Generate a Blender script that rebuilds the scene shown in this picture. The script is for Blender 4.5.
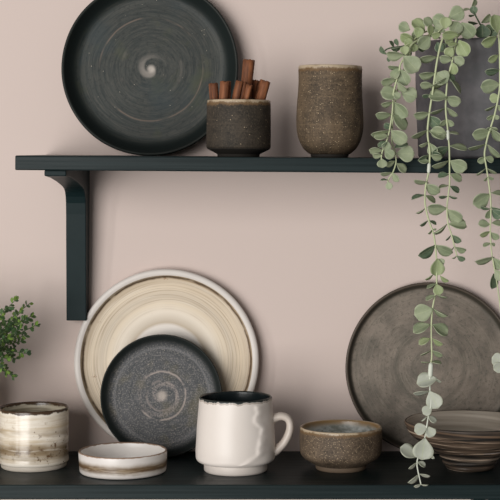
import bpy, bmesh, math, random
from mathutils import Vector, Matrix, noise as mnoise

random.seed(7)
PI = math.pi
SC = bpy.context.scene
for o in list(bpy.data.objects):
    bpy.data.objects.remove(o, do_unlink=True)
COL = SC.collection

# ------------------------------------------------------------------ camera, light, exposure
F, D, ZH, CX, CY = 1620.0, 1.62, 1.50, 310.0, 150.0      # focal length in px, distance to wall, eye height
cam = bpy.data.cameras.new('camera')
cam.sensor_width = 36.0
cam.lens = F / 500 * 36.0
cam.shift_x = -(CX - 250) / 500
cam.shift_y = -(250 - CY) / 500
cam.clip_start = 0.05
co = bpy.data.objects.new('camera', cam)
co.location = (0, -D, ZH)
co.rotation_euler = (PI / 2, 0, 0)
COL.objects.link(co)
SC.camera = co

w = bpy.data.worlds.new('room_light')
SC.world = w
w.use_nodes = True
bg = w.node_tree.nodes['Background']
bg.inputs[0].default_value = (1.0, 0.985, 0.975, 1)
bg.inputs[1].default_value = 0.15

def area(name, loc, target, sx, sy, power, col):
    l = bpy.data.lights.new(name, 'AREA')
    l.shape = 'RECTANGLE'; l.size = sx; l.size_y = sy; l.energy = power; l.color = col
    o = bpy.data.objects.new(name, l)
    o.location = loc
    d = Vector(target) - Vector(loc)
    o.rotation_euler = d.to_track_quat('-Z', 'Y').to_euler()
    COL.objects.link(o)
    return o
area('window_daylight', (-1.45, -3.25, 1.40), (-0.04, 0, 1.36), 1.95, 2.3, 112, (1.0, 0.985, 0.965))
area('window_side_light', (-2.75, -2.45, 1.38), (-0.04, 0, 1.36), 0.19, 1.85, 17, (1.0, 0.985, 0.965))

SC.view_settings.view_transform = 'Standard'
SC.view_settings.look = 'None'
SC.view_settings.exposure = 0.0
SC.view_settings.gamma = 1.0
SC.view_settings.use_curve_mapping = False

# ------------------------------------------------------------------ helpers
def lin(v):
    v /= 255.0
    return v / 12.92 if v <= 0.04045 else ((v + 0.055) / 1.055) ** 2.4
def S(r, g, b): return (lin(r), lin(g), lin(b), 1.0)
def at(px, py, Y):
    """point of the place that lies at depth Y (wall = 0) and shows at px, py"""
    s = (Y + D) / F
    return Vector(((px - CX) * s, Y, ZH - (py - CY) * s))

class Mat:
    def __init__(s, name, rough=0.6, spec=0.5):
        s.m = bpy.data.materials.new(name); s.m.use_nodes = True
        s.nt = s.m.node_tree; s.n = s.nt.nodes; s.b = s.n['Principled BSDF']
        s.b.inputs['Roughness'].default_value = rough
        s.b.inputs['Specular IOR Level'].default_value = spec
        tc = s.n.new('ShaderNodeTexCoord'); s.obj = tc.outputs['Object']
        sp = s.n.new('ShaderNodeSeparateXYZ'); s.link(s.obj, sp.inputs[0])
        s.x, s.y, s.z = sp.outputs
    def link(s, a, i):
        if hasattr(a, 'is_linked'): s.nt.links.new(a, i)
        else: i.default_value = a
    def op(s, o, a, b=0.0, clamp=False):
        n = s.n.new('ShaderNodeMath'); n.operation = o; n.use_clamp = clamp
        s.link(a, n.inputs[0]); s.link(b, n.inputs[1]); return n.outputs[0]
    def vec(s, x, y, z):
        n = s.n.new('ShaderNodeCombineXYZ')
        for k, v in enumerate((x, y, z)): s.link(v, n.inputs[k])
        return n.outputs[0]
    def noise(s, v, sc, det=3.0, rough=0.55, dist=0.0):
        n = s.n.new('ShaderNodeTexNoise'); s.link(v, n.inputs['Vector'])
        n.inputs['Scale'].default_value = sc; n.inputs['Detail'].default_value = det
        n.inputs['Roughness'].default_value = rough; n.inputs['Distortion'].default_value = dist
        return n.outputs[0]
    def voro(s, v, sc):
        n = s.n.new('ShaderNodeTexVoronoi'); s.link(v, n.inputs['Vector']); n.inputs['Scale'].default_value = sc
        sp = s.n.new('ShaderNodeSeparateColor'); s.link(n.outputs['Color'], sp.inputs[0])
        return n.outputs['Distance'], sp.outputs[0]
    def specks(s, sc, size, share):
        d, r = s.voro(s.obj, sc)
        a = s.op('LESS_THAN', d, size); b = s.op('LESS_THAN', r, share)
        return s.op('MULTIPLY', a, b)
    def ramp(s, f, stops, interp='LINEAR'):
        n = s.n.new('ShaderNodeValToRGB'); n.color_ramp.interpolation = interp
        e = n.color_ramp.elements
        while len(e) < len(stops): e.new(0.5)
        for k, (p, c) in enumerate(stops):
            e[k].position = p; e[k].color = c if len(c) == 4 else (*c, 1)
        s.link(f, n.inputs[0]); return n.outputs[0]
    def mask(s, f, a, b):
        n = s.n.new('ShaderNodeMapRange'); n.interpolation_type = 'SMOOTHSTEP'
        s.link(f, n.inputs[0]); n.inputs[1].default_value = a; n.inputs[2].default_value = b
        return n.outputs[0]
    def band(s, f, c, hw):
        """1 at c falling to 0 at c +- hw"""
        d = s.op('ABSOLUTE', s.op('SUBTRACT', f, c))
        return s.op('SUBTRACT', 1.0, s.mask(d, 0.0, hw))
    def mix(s, f, a, b):
        n = s.n.new('ShaderNodeMix'); n.data_type = 'RGBA'
        s.link(f, n.inputs[0]); s.link(a, n.inputs[6]); s.link(b, n.inputs[7]); return n.outputs[2]
    def mul(s, *a):
        r = a[0]
        for q in a[1:]: r = s.op('MULTIPLY', r, q)
        return r
    def add(s, *a):
        r = a[0]
        for q in a[1:]: r = s.op('ADD', r, q)
        return r
    def color(s, c): s.link(c, s.b.inputs['Base Color'])
    def rough(s, r): s.link(r, s.b.inputs['Roughness'])
    def bump(s, h, strength=0.3, dist=0.001):
        n = s.n.new('ShaderNodeBump'); n.inputs['Strength'].default_value = strength
        n.inputs['Distance'].default_value = dist
        s.link(h, n.inputs['Height']); s.link(n.outputs[0], s.b.inputs['Normal'])
    def radial(s, twist=0.0):
        """radius, and unit direction twisted with the radius"""
        r = s.op('SQRT', s.add(s.mul(s.x, s.x), s.mul(s.y, s.y)))
        rr = s.op('MAXIMUM', r, 1e-5)
        dx, dy = s.op('DIVIDE', s.x, rr), s.op('DIVIDE', s.y, rr)
        if twist:
            a = s.op('MULTIPLY', r, twist); ca, sa = s.op('COSINE', a), s.op('SINE', a)
            dx, dy = s.op('SUBTRACT', s.mul(dx, ca), s.mul(dy, sa)), s.add(s.mul(dx, sa), s.mul(dy, ca))
        return r, dx, dy

def link_obj(name, bm, mats, parent=None, loc=(0, 0, 0), smooth=True):
    me = bpy.data.meshes.new(name)
    bm.normal_update(); bm.to_mesh(me); bm.free()
    for m in (mats if isinstance(mats, (list, tuple)) else [mats]): me.materials.append(m)
    if smooth: me.polygons.foreach_set('use_smooth', [True] * len(me.polygons))
    o = bpy.data.objects.new(name, me); COL.objects.link(o)
    if parent: o.parent = parent
    o.location = loc
    return o
def tag(o, label=None, cat=None, group=None, kind=None):
    for k, v in (('label', label), ('category', cat), ('group', group), ('kind', kind)):
        if v: o[k] = v
    return o
def thing(name, label, cat, loc, rot=(0, 0, 0), group=None):
    o = bpy.data.objects.new(name, None); o.empty_display_size = 0.03
    COL.objects.link(o); o.location = loc; o.rotation_euler = rot
    return tag(o, label, cat, group)

def rounded(pts, rad, n=4):
    """polyline of (r, z) with its inner corners rounded"""
    out = [pts[0]]
    for k in range(1, len(pts) - 1):
        p0, p, p1 = (Vector(q[:2]) for q in (pts[k - 1], pts[k], pts[k + 1]))
        rr = pts[k][2] if len(pts[k]) > 2 else rad
        a, b = p0 - p, p1 - p
        t = min(rr, a.length * 0.45, b.length * 0.45)
        A, B = p + a.normalized() * t, p + b.normalized() * t
        for i in range(n + 1):
            u = i / n
            q = A * (1 - u) ** 2 + p * 2 * u * (1 - u) + B * u * u
            out.append((q.x, q.y))
    out.append(pts[-1][:2])
    return out
def densify(pts, step):
    out = [pts[0]]
    for a, b in zip(pts, pts[1:]):
        n = max(1, int(math.hypot(b[0] - a[0], b[1] - a[1]) / step))
        for i in range(1, n + 1):
            out.append((a[0] + (b[0] - a[0]) * i / n, a[1] + (b[1] - a[1]) * i / n))
    return out
def lathe(pts, seg=112, wob=0.0, freq=20.0, seed=0.0, shape=None, slot=None, wz=1.0):
    """spin (r, z) about Z; wob = hand-made unevenness in m"""
    bm = bmesh.new(); rings = []
    for k, (r, z) in enumerate(pts):
        if r < 1e-6:
            rings.append([bm.verts.new((0, 0, z))]); continue
        ring = []
        for i in range(seg):
            a = 2 * PI * i / seg
            x, y = math.cos(a), math.sin(a)
            rr, zz = r, z
            if wob:
                q = Vector((x * r * freq, y * r * freq, z * freq * wz + seed))
                rr += wob * mnoise.noise(q); zz += 0.5 * wob * mnoise.noise(q + Vector((9, 3, 1))) * (1 if z > 0.004 else 0)
            if shape: rr, zz = shape(a, rr, zz, k)
            ring.append(bm.verts.new((x * rr, y * rr, zz)))
        rings.append(ring)
    for k, (A, B) in enumerate(zip(rings, rings[1:])):
        n = max(len(A), len(B)); mi = slot(k) if slot else 0
        for i in range(n):
            j = (i + 1) % n
            if len(A) == 1: f = bm.faces.new((A[0], B[j], B[i]))
            elif len(B) == 1: f = bm.faces.new((A[i], A[j], B[0]))
            else: f = bm.faces.new((A[i], A[j], B[j], B[i]))
            f.material_index = mi
    bmesh.ops.recalc_face_normals(bm, faces=bm.faces)
    return bm
def box(bm, x0, x1, y0, y1, z0, z1, bev=0.0, seg=2):
    r = bmesh.ops.create_cube(bm, size=1)['verts']
    for v in r:
        v.co = Vector((x0 + (v.co.x + .5) * (x1 - x0), y0 + (v.co.y + .5) * (y1 - y0), z0 + (v.co.z + .5) * (z1 - z0)))
    if bev:
        es = {e for v in r for e in v.link_edges}
        bmesh.ops.bevel(bm, geom=list(es), offset=bev, segments=seg, affect='EDGES', profile=.5)
    return bm
def catmull(P, n=6):
    out = []
    Q = [P[0] * 2 - P[1]] + list(P) + [P[-1] * 2 - P[-2]]
    for k in range(1, len(Q) - 2):
        p0, p1, p2, p3 = Q[k - 1:k + 3]
        for i in range(n):
            t = i / n
            out.append(0.5 * ((2 * p1) + (p2 - p0) * t + (2 * p0 - 5 * p1 + 4 * p2 - p3) * t * t + (3 * p1 - p0 - 3 * p2 + p3) * t ** 3))
    out.append(P[-1].copy())
    return out
def tube(bm, P, rad, seg=8, squash=None, caps=True, mi=0):
    """tube along points; rad is a number or f(u); squash = (ref vector, factor)"""
    rings = []; ref = Vector((0.13, -0.9, 0.2)) if not squash else Vector(squash[0])
    for k, p in enumerate(P):
        t = (P[min(k + 1, len(P) - 1)] - P[max(k - 1, 0)]).normalized()
        a = (ref - t * ref.dot(t)).normalized(); b = t.cross(a)
        u = k / (len(P) - 1); r = rad(u) if callable(rad) else rad
        sa = squash[1] if squash else 1.0
        rings.append([bm.verts.new(p + a * (math.cos(2 * PI * i / seg) * r * sa) + b * (math.sin(2 * PI * i / seg) * r)) for i in range(seg)])
    for A, B in zip(rings, rings[1:]):
        for i in range(seg):
            bm.faces.new((A[i], A[(i + 1) % seg], B[(i + 1) % seg], B[i])).material_index = mi
    if caps:
        bm.faces.new(rings[0][::-1]).material_index = mi; bm.faces.new(rings[-1]).material_index = mi

# ------------------------------------------------------------------ materials
def m_wall():
    m = Mat('pink_beige_wall_paint', 0.85, 0.25)
    n = m.noise(m.obj, 3.0, 2); f = m.noise(m.obj, 420, 2)
    m.color(m.mix(n, S(206, 189, 181), S(211, 194, 186)))
    m.bump(f, 0.12, 0.0006)
    return m.m
def m_shelf():
    m = Mat('dark_teal_stained_wood', 0.42, 0.14)
    g = m.noise(m.vec(m.op('MULTIPLY', m.x, 5.0), m.op('MULTIPLY', m.y, 160.0), m.op('MULTIPLY', m.z, 420.0)), 1.0, 4, 0.6)
    g2 = m.noise(m.vec(m.op('MULTIPLY', m.x, 12.0), m.op('MULTIPLY', m.y, 420.0), m.op('MULTIPLY', m.z, 1100.0)), 1.0, 2, 0.5)
    m.color(m.mix(m.mask(g, 0.3, 0.72), S(14, 27, 28), S(32, 43, 44)))
    m.rough(m.ramp(g2, [(0.3, (0.36,) * 3), (0.8, (0.48,) * 3)]))
    m.bump(g2, 0.25, 0.0004)
    return m.m
def m_bracket():
    m = Mat('dark_teal_painted_bracket', 0.45, 0.12)
    g = m.noise(m.obj, 60, 3)
    m.color(m.mix(g, S(16, 31, 33), S(24, 39, 40)))
    return m.m
def m_flat(name, c, rough=0.6, spec=0.5, var=0.0, sc=60):
    m = Mat(name, rough, spec)
    if var:
        n = m.noise(m.obj, sc, 4)
        a = [min(255, q * (1 - var)) for q in c]; b = [min(255, q * (1 + var)) for q in c]
        m.color(m.mix(n, S(*a), S(*b)))
    else: m.color(S(*c))
    return m.m

def m_upper_plate(R):
    m = Mat('charcoal_teal_plate_glaze', 0.5, 0.2)
    r, dx, dy = m.radial(0); q = m.op('DIVIDE', r, R)
    rt, tx, ty = m.radial(330.0)
    streak = m.noise(m.vec(m.mul(q, 38.0), m.mul(dx, 1.6), m.mul(dy, 1.6)), 1.0, 4, 0.6)
    fine = m.noise(m.vec(m.mul(q, 110.0), m.mul(dx, 4.0), m.mul(dy, 4.0)), 1.0, 3, 0.6)
    blot = m.noise(m.obj, 30, 3)
    blot2 = m.noise(m.add(m.x, 5.0) if False else m.obj, 17, 2)
    c = m.mix(m.mask(streak, 0.3, 0.7), S(42, 48, 47), S(66, 68, 64))
    c = m.mix(m.mul(m.mask(fine, 0.5, 0.64), 0.4), c, S(88, 84, 77))
    c = m.mix(m.mul(m.mask(m.noise(m.obj, 330, 4, 0.7), 0.54, 0.66), 0.5), c, S(34, 38, 37))
    c = m.mix(m.mul(m.mask(blot, 0.55, 0.75), 0.7), c, S(74, 76, 56))
    c = m.mix(m.mul(m.mask(blot2, 0.52, 0.7), 0.5), c, S(46, 58, 62))
    # thin drawn rings with gaps
    gap = m.mask(m.noise(m.vec(dx, dy, 1.7), 1.3, 2), 0.42, 0.58)
    gap2 = m.mask(m.noise(m.vec(dx, dy, 7.7), 1.6, 2), 0.48, 0.6)
    qe = m.add(q, m.mul(m.noise(m.obj, 25, 2), 0.03))
    c = m.mix(m.mul(m.band(qe, 0.605, 0.014), gap, 0.6), c, S(124, 106, 94))
    c = m.mix(m.mul(m.band(qe, 0.36, 0.03), gap2, 0.25), c, S(120, 112, 104))
    # comma-like white swirl at the centre
    arm = m.mask(m.add(tx, m.mul(m.op('SUBTRACT', blot, 0.5), 0.8)), 0.0, 0.9)
    ctr = m.mul(m.op('SUBTRACT', 1.0, m.mask(q, 0.05, 0.21)), arm)
    c = m.mix(m.mul(ctr, 0.6), c, S(165, 156, 147))
    c = m.mix(m.mul(m.op('SUBTRACT', 1.0, m.mask(q, 0.015, 0.065)), 0.75), c, S(196, 186, 176))
    c = m.mix(m.mask(q, 0.79, 0.9), c, S(28, 34, 33))
    c = m.mix(m.mul(m.specks(420, 0.14, 0.05), m.op('LESS_THAN', q, 0.8)), c, S(190, 178, 160))
    m.color(c); m.bump(fine, 0.2, 0.0004)
    return m.m
def m_small_plate(R):
    m = Mat('slate_grey_plate_glaze', 0.55, 0.25)
    r, dx, dy = m.radial(0); q = m.op('DIVIDE', r, R)
    rt, tx, ty = m.radial(420.0)
    streak = m.noise(m.vec(m.mul(q, 30.0), m.mul(dx, 1.6), m.mul(dy, 1.6)), 1.0, 4, 0.6)
    grain = m.noise(m.obj, 700, 3)
    blot = m.noise(m.obj, 42, 3)
    c = m.mix(m.mask(streak, 0.3, 0.7), S(60, 63, 65), S(84, 84, 86))
    c = m.mix(m.mul(m.mask(blot, 0.52, 0.72), 0.6), c, S(96, 90, 70))
    c = m.mix(m.mul(m.mask(grain, 0.5, 0.62), 0.55), c, S(132, 127, 122))
    gap = m.mask(m.noise(m.vec(dx, dy, 3.1), 1.2, 2), 0.4, 0.55)
    gap2 = m.mask(m.noise(m.vec(dx, dy, 0.4), 1.2, 2), 0.42, 0.55)
    arm = m.mask(m.add(tx, m.mul(m.op('SUBTRACT', blot, 0.5), 0.9)), 0.45, 1.0)
    near = m.op('SUBTRACT', 1.0, m.mask(q, 0.2, 0.5))
    qe = m.add(q, m.mul(m.noise(m.obj, 60, 2), 0.05))
    c = m.mix(m.mul(near, arm, m.mask(grain, 0.3, 0.55), 0.33), c, S(178, 164, 156))
    c = m.mix(m.mul(m.band(qe, 0.27, 0.03), gap, 0.35), c, S(170, 156, 148))
    c = m.mix(m.mul(m.band(qe, 0.42, 0.025), gap2, 0.65), c, S(178, 164, 155))
    c = m.mix(m.mul(m.op('SUBTRACT', 1.0, m.mask(q, 0.03, 0.12)), 0.7), c, S(186, 174, 164))
    c = m.mix(m.mul(m.band(q, 0.775, 0.03), 0.35), c, S(128, 126, 126))
    c = m.mix(m.mask(q, 0.80, 0.93), c, S(30, 35, 34))
    c = m.mix(m.mul(m.specks(520, 0.14, 0.08), m.op('LESS_THAN', q, 0.8)), c, S(196, 180, 160))
    m.color(c); m.bump(m.add(streak, grain), 0.25, 0.0004)
    return m.m
def m_grey_plate(R):
    m = Mat('brown_grey_stone_plate_glaze', 0.55, 0.35)
    r, dx, dy = m.radial(0); q = m.op('DIVIDE', r, R)
    streak = m.noise(m.vec(m.mul(q, 22.0), m.mul(dx, 1.5), m.mul(dy, 1.5)), 1.0, 3, 0.6)
    blot = m.noise(m.obj, 45, 5, 0.65); grain = m.noise(m.obj, 380, 4, 0.7)
    c = m.mix(m.mask(blot, 0.32, 0.7), S(98, 90, 80), S(130, 118, 106))
    c = m.mix(m.mul(m.mask(streak, 0.48, 0.7), 0.5), c, S(96, 90, 80))
    c = m.mix(m.mul(m.mask(grain, 0.52, 0.68), 0.65), c, S(70, 68, 58))
    c = m.mix(m.mul(m.band(q, 0.4, 0.05), 0.4), c, S(78, 74, 64))
    c = m.mix(m.mul(m.band(q, 0.2, 0.05), 0.35), c, S(82, 78, 68))
    c = m.mix(m.mul(m.mask(m.noise(m.vec(m.mul(q, 60.0), m.mul(dx, 2.0), m.mul(dy, 2.0)), 1.0, 3, 0.6), 0.52, 0.66), 0.4), c, S(134, 124, 110))
    c = m.mix(m.mul(m.mask(q, 0.90, 0.95)), c, S(62, 58, 50))
    m.color(c); m.bump(m.add(grain, streak), 0.35, 0.0005)
    return m.m
def m_beige_plate(R):
    m = Mat('cream_plate_glaze_brushed_in_rings', 0.42, 0.4)
    r, dx, dy = m.radial(0); q = m.op('DIVIDE', r, R)
    q2 = m.add(q, m.mul(m.noise(m.vec(dx, dy, 0.2), 1.0, 2), 0.03))
    streak = m.noise(m.vec(m.mul(q, 40.0), m.mul(dx, 0.32), m.mul(dy, 0.32)), 1.0, 5, 0.65)
    fine = m.noise(m.vec(m.mul(q, 130.0), m.mul(dx, 1.0), m.mul(dy, 1.0)), 1.0, 3, 0.65)
    patch = m.noise(m.vec(m.mul(dx, 1.0), m.mul(dy, 1.0), m.mul(q, 3.0)), 1.4, 2)
    base = m.ramp(q2, [(0.0, S(219, 211, 203)), (0.405, S(219, 210, 200)), (0.435, S(186, 169, 146)), (0.47, S(200, 186, 167)),
                       (0.55, S(226, 213, 195)), (0.65, S(219, 202, 177)), (0.72, S(196, 180, 158)), (0.82, S(214, 196, 170)), (0.93, S(184, 166, 141))])
    st = m.mul(m.mask(streak, 0.45, 0.66), m.mask(q2, 0.46, 0.80), m.mask(patch, 0.25, 0.6))
    c = m.mix(m.mul(st, 0.8), base, S(152, 127, 97))
    c = m.mix(m.mul(m.mask(fine, 0.5, 0.68), m.mask(q2, 0.4, 0.7), 0.6), c, S(222, 211, 194))
    c = m.mix(m.mul(m.mask(m.noise(m.obj, 60, 4, 0.7), 0.66, 0.74), m.mask(q, 0.5, 0.7), 0.7), c, S(136, 96, 58))
    ed = m.mul(m.band(m.add(q, m.mul(m.noise(m.obj, 90, 3), 0.03)), 0.925, 0.02), m.mask(m.noise(m.obj, 34, 3), 0.3, 0.48))
    c = m.mix(m.mul(ed, 0.95), c, S(78, 58, 40))
    m.color(c)
    return m.m

def m_stone_cup(name, h, base, dark, light, rim_h, speck_sc=560, speck=0.12, ridged=True, rough=0.7, inner=None):
    """dark stoneware, pale speckles, whitish rim with rust edge below"""
    m = Mat(name, rough, 0.3)
    n = m.noise(m.obj, 55, 4); g = m.noise(m.obj, 650, 3, 0.7)
    rid = m.noise(m.vec(m.mul(m.x, 14.0), m.mul(m.y, 14.0), m.mul(m.z, 520.0)), 1.0, 3, 0.6)
    c = m.mix(m.mask(n, 0.3, 0.7), S(*dark), S(*base))
    c = m.mix(m.mul(m.mask(g, 0.5, 0.66), 0.75), c, S(*light))
    c = m.mix(m.mul(m.mask(m.noise(m.obj, 430, 3, 0.7), 0.54, 0.64), 0.55), c, S(*[q * 0.62 for q in dark]))
    if ridged: c = m.mix(m.mul(m.mask(rid, 0.55, 0.72), 0.35), c, S(*light))
    c = m.mix(m.mul(m.specks(speck_sc, 0.25, speck), 0.75), c, S(206, 182, 148))
    zz = m.add(m.z, m.mul(m.op('SUBTRACT', m.noise(m.obj, 130, 4, 0.6), 0.5), rim_h * 1.9), m.mul(m.op('SUBTRACT', m.noise(m.obj, 700, 2, 0.6), 0.5), rim_h * 1.2))
    c = m.mix(m.mask(zz, h - rim_h * 2.3, h - rim_h * 1.3), c, S(110, 86, 60))
    c = m.mix(m.mul(m.mask(zz, h - rim_h * 1.15, h - rim_h * 0.4), m.mask(m.noise(m.obj, 45, 2), 0.28, 0.5), 0.85), c, S(190, 172, 146))
    m.color(c)
    m.rough(m.op('SUBTRACT', rough, m.mul(m.mask(m.z, h - rim_h * 1.4, h - rim_h * .8), 0.4)))
    m.bump(m.add(m.mul(rid, 1.0 if ridged else 0.3), m.mul(g, 0.6)), 0.7, 0.0008)
    return m.m
def m_speckle_bowl_inner():
    m = Mat('pale_grey_blue_inner_glaze', 0.3, 0.5)
    n = m.noise(m.vec(m.x, m.y, m.mul(m.z, 2.0)), 70, 4, 0.65); g = m.noise(m.obj, 300, 3)
    c = m.mix(m.mask(n, 0.3, 0.7), S(118, 120, 112), S(204, 205, 202))
    c = m.mix(m.mul(m.mask(g, 0.6, 0.75), 0.6), c, S(90, 80, 64))
    zz = m.add(m.z, m.mul(n, 0.008))
    c = m.mix(m.mask(zz, 0.0365, 0.0425), c, S(140, 112, 74))
    m.color(c)
    return m.m
def m_striped_bowl(inner=False):
    m = Mat('striped_brown_bowl_glaze' if not inner else 'grey_brown_bowl_inner_glaze', 0.5, 0.4)
    st = m.noise(m.vec(m.mul(m.x, 11.0), m.mul(m.y, 11.0), m.mul(m.z, 330.0)), 1.0, 4, 0.6)
    sl = m.add(m.z, m.mul(m.x, 0.06))
    st2 = m.noise(m.vec(m.mul(m.x, 5.0), m.mul(m.y, 5.0), m.mul(sl, 170.0)), 1.0, 3, 0.55)
    if inner:
        c = m.mix(m.mask(st2, 0.3, 0.7), S(146, 136, 122), S(186, 174, 160))
        c = m.mix(m.mul(m.op('SUBTRACT', 1.0, m.mask(m.z, 0.022, 0.027))), c, S(176, 167, 166))
        c = m.mix(m.mul(m.mask(st, 0.55, 0.72), 0.4), c, S(112, 103, 90))
    else:
        c = m.mix(m.mask(st2, 0.35, 0.62), S(50, 43, 37), S(104, 86, 71))
        c = m.mix(m.mul(m.mask(st, 0.48, 0.57)), c, S(30, 27, 24))
        c = m.mix(m.mul(m.mask(st2, 0.53, 0.6), m.mask(st, 0.5, 0.44), 0.9), c, S(190, 168, 146))
        low = m.op('SUBTRACT', 1.0, m.mask(m.z, 0.008, 0.016))
        c = m.mix(m.mul(low, m.mask(st2, 0.5, 0.58), 0.9), c, S(204, 184, 164))
        c = m.mix(m.mul(m.band(sl, 0.0405, 0.0018), 0.5), c, S(132, 106, 84))
    m.color(c); m.bump(st2, 0.5, 0.001)
    return m.m
def m_cream_mug(h, inner=False):
    m = Mat('cream_brown_brushed_mug_glaze' + ('_inside' if inner else ''), 0.22, 0.5)
    st = m.noise(m.vec(m.mul(m.x, 13.0), m.mul(m.y, 13.0), m.mul(m.z, 210.0)), 1.0, 5, 0.65)
    st2 = m.noise(m.vec(m.mul(m.x, 22.0), m.mul(m.y, 22.0), m.mul(m.z, 80.0)), 1.0, 3, 0.6)
    fl = m.noise(m.obj, 160, 4, 0.65)
    if inner:
        c = m.mix(m.mask(st, 0.35, 0.65), S(128, 116, 94), S(206, 196, 176))
    else:
        c = m.mix(m.mask(st, 0.38, 0.68), S(234, 225, 211), S(206, 188, 160))
        zz = m.add(m.z, m.mul(m.op('SUBTRACT', st2, 0.5), 0.016))
        c = m.mix(m.mul(m.band(zz, 0.0185, 0.013), m.mask(st, 0.3, 0.5), 0.95), c, S(122, 102, 74))
        c = m.mix(m.mul(m.band(zz, 0.0165, 0.010), m.mask(fl, 0.5, 0.62), 0.8), c, S(92, 72, 48))
        c = m.mix(m.mul(m.mask(fl, 0.56, 0.66), m.mask(st2, 0.45, 0.6), 0.5), c, S(170, 148, 118))
        c = m.mix(m.mul(m.band(zz, 0.036, 0.006), m.mask(st2, 0.3, 0.6), 0.7), c, S(160, 140, 112))
        # dark brown drips and dots, thickest on the right
        sx = m.mask(m.x, -0.01, 0.016)
        c = m.mix(m.mul(m.mask(fl, 0.60, 0.66), sx, m.mask(m.z, 0.050, 0.02), 0.9), c, S(92, 62, 34))
        c = m.mix(m.mul(m.specks(330, 0.22, 0.2), m.mask(m.x, -0.002, 0.01), m.mask(m.z, 0.048, 0.040), 0.9), c, S(84, 56, 32))
    zr = m.add(m.z, m.mul(m.op('SUBTRACT', m.noise(m.obj, 120, 3), 0.5), 0.006))
    c = m.mix(m.mask(zr, h - 0.0036, h - 0.0022), c, S(70, 52, 36))
    m.color(c)
    return m.m
def m_low_dish(h, inner=False):
    m = Mat('white_dish_glaze' + ('_inside' if inner else '_with_brown_band'), 0.32, 0.45)
    st = m.noise(m.vec(m.mul(m.x, 26.0), m.mul(m.y, 26.0), m.mul(m.z, 330.0)), 1.0, 4, 0.65)
    big = m.noise(m.obj, 40, 2)
    c = S(238, 233, 228) if inner else S(221, 214, 208)  # inside lighter than outside, making up in colour for light it misses
    if not inner:
        zz = m.add(m.z, m.mul(m.op('SUBTRACT', m.noise(m.obj, 70, 3), 0.5), 0.004))
        c = m.mix(m.mul(m.band(zz, 0.0090, 0.0066), m.mask(st, 0.25, 0.42), 0.95), c, S(134, 114, 86))
        c = m.mix(m.mul(m.band(zz, 0.0082, 0.0052), m.mask(st, 0.44, 0.54), 0.9), c, S(92, 68, 44))
    zr = m.add(m.z, m.mul(m.op('SUBTRACT', m.noise(m.obj, 150, 3), 0.5), 0.0022))
    c = m.mix(m.mul(m.mask(zr, h - 0.0014, h - 0.0006), 0.9), c, S(132, 98, 68))
    m.color(c)
    return m.m
def m_white_mug(h):
    m = Mat('off_white_mug_glaze', 0.38, 0.4)
    n = m.noise(m.obj, 40, 3)
    c = m.mix(n, S(228, 219, 211), S(222, 212, 203))
    ang = m.noise(m.vec(m.mul(m.x, 1.0), m.mul(m.y, 1.0), 0.0), 110, 4, 0.7)
    zr = m.add(m.z, m.mul(m.op('SUBTRACT', ang, 0.5), 0.0075))
    c = m.mix(m.mask(zr, h - 0.0022, h - 0.0012), c, S(38, 44, 42))
    c = m.mix(m.mul(m.band(zr, h - 0.0026, 0.001), 0.6), c, S(120, 100, 78))
    m.color(c); m.bump(m.noise(m.obj, 90, 3), 0.12, 0.001)
    return m.m
def m_cinnamon():
    m = Mat('cinnamon_bark', 0.7, 0.3)
    g = m.noise(m.vec(m.mul(m.x, 260.0), m.mul(m.y, 260.0), m.mul(m.z, 30.0)), 1.0, 4, 0.6)
    n = m.noise(m.obj, 90, 3)
    c = m.mix(m.mask(g, 0.3, 0.7), S(84, 50, 33), S(150, 94, 60))
    c = m.mix(m.mul(m.mask(n, 0.55, 0.75), 0.6), c, S(78, 46, 32))
    m.color(c); m.bump(g, 0.5, 0.0006)
    return m.m
def m_pot():
    m = Mat('mottled_dark_grey_pot', 0.6, 0.4)
    n = m.noise(m.obj, 26, 4, 0.6); g = m.noise(m.obj, 500, 2)
    c = m.mix(m.mask(n, 0.3, 0.72), S(66, 65, 67), S(104, 100, 102))
    m.color(c); m.bump(g, 0.15, 0.0005)
    return m.m
def m_leaf(name, a, b, edge=0.45, rough=0.55):
    m = Mat(name, rough, 0.35)
    n = m.noise(m.obj, 70, 3); g = m.noise(m.obj, 600, 2)
    c = m.mix(m.mask(n, 0.3, 0.7), S(*a), S(*b))
    u = m.n.new('ShaderNodeUVMap'); su = m.n.new('ShaderNodeSeparateXYZ'); m.link(u.outputs[0], su.inputs[0])
    av = m.op('ABSOLUTE', m.op('SUBTRACT', m.mul(su.outputs[1], 2.0), 1.0))
    eu = m.op('MAXIMUM', av, m.op('SUBTRACT', m.mul(su.outputs[0], 2.0), 1.0))
    has = m.op('GREATER_THAN', m.add(su.outputs[0], su.outputs[1]), 0.0001)
    c = m.mix(m.mul(m.mask(eu, 0.82, 1.0), has, edge), c, S(214, 216, 188))
    c = m.mix(m.mul(m.op('SUBTRACT', 1.0, m.mask(av, 0.0, 0.10)), has, edge), c, S(196, 204, 164))
    c = m.mix(m.mul(m.mask(g, 0.5, 0.8), 0.25), c, S(200, 205, 185))
    m.color(c)
    tr = m.n.new('ShaderNodeBsdfTranslucent'); m.link(m.mix(0.5, c, S(176, 196, 130)), tr.inputs[0])
    mx_ = m.n.new('ShaderNodeMixShader'); mx_.inputs[0].default_value = 0.3
    m.link(m.b.outputs[0], mx_.inputs[1]); m.link(tr.outputs[0], mx_.inputs[2])
    m.link(mx_.outputs[0], m.n['Material Output'].inputs[0])
    return m.m

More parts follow.
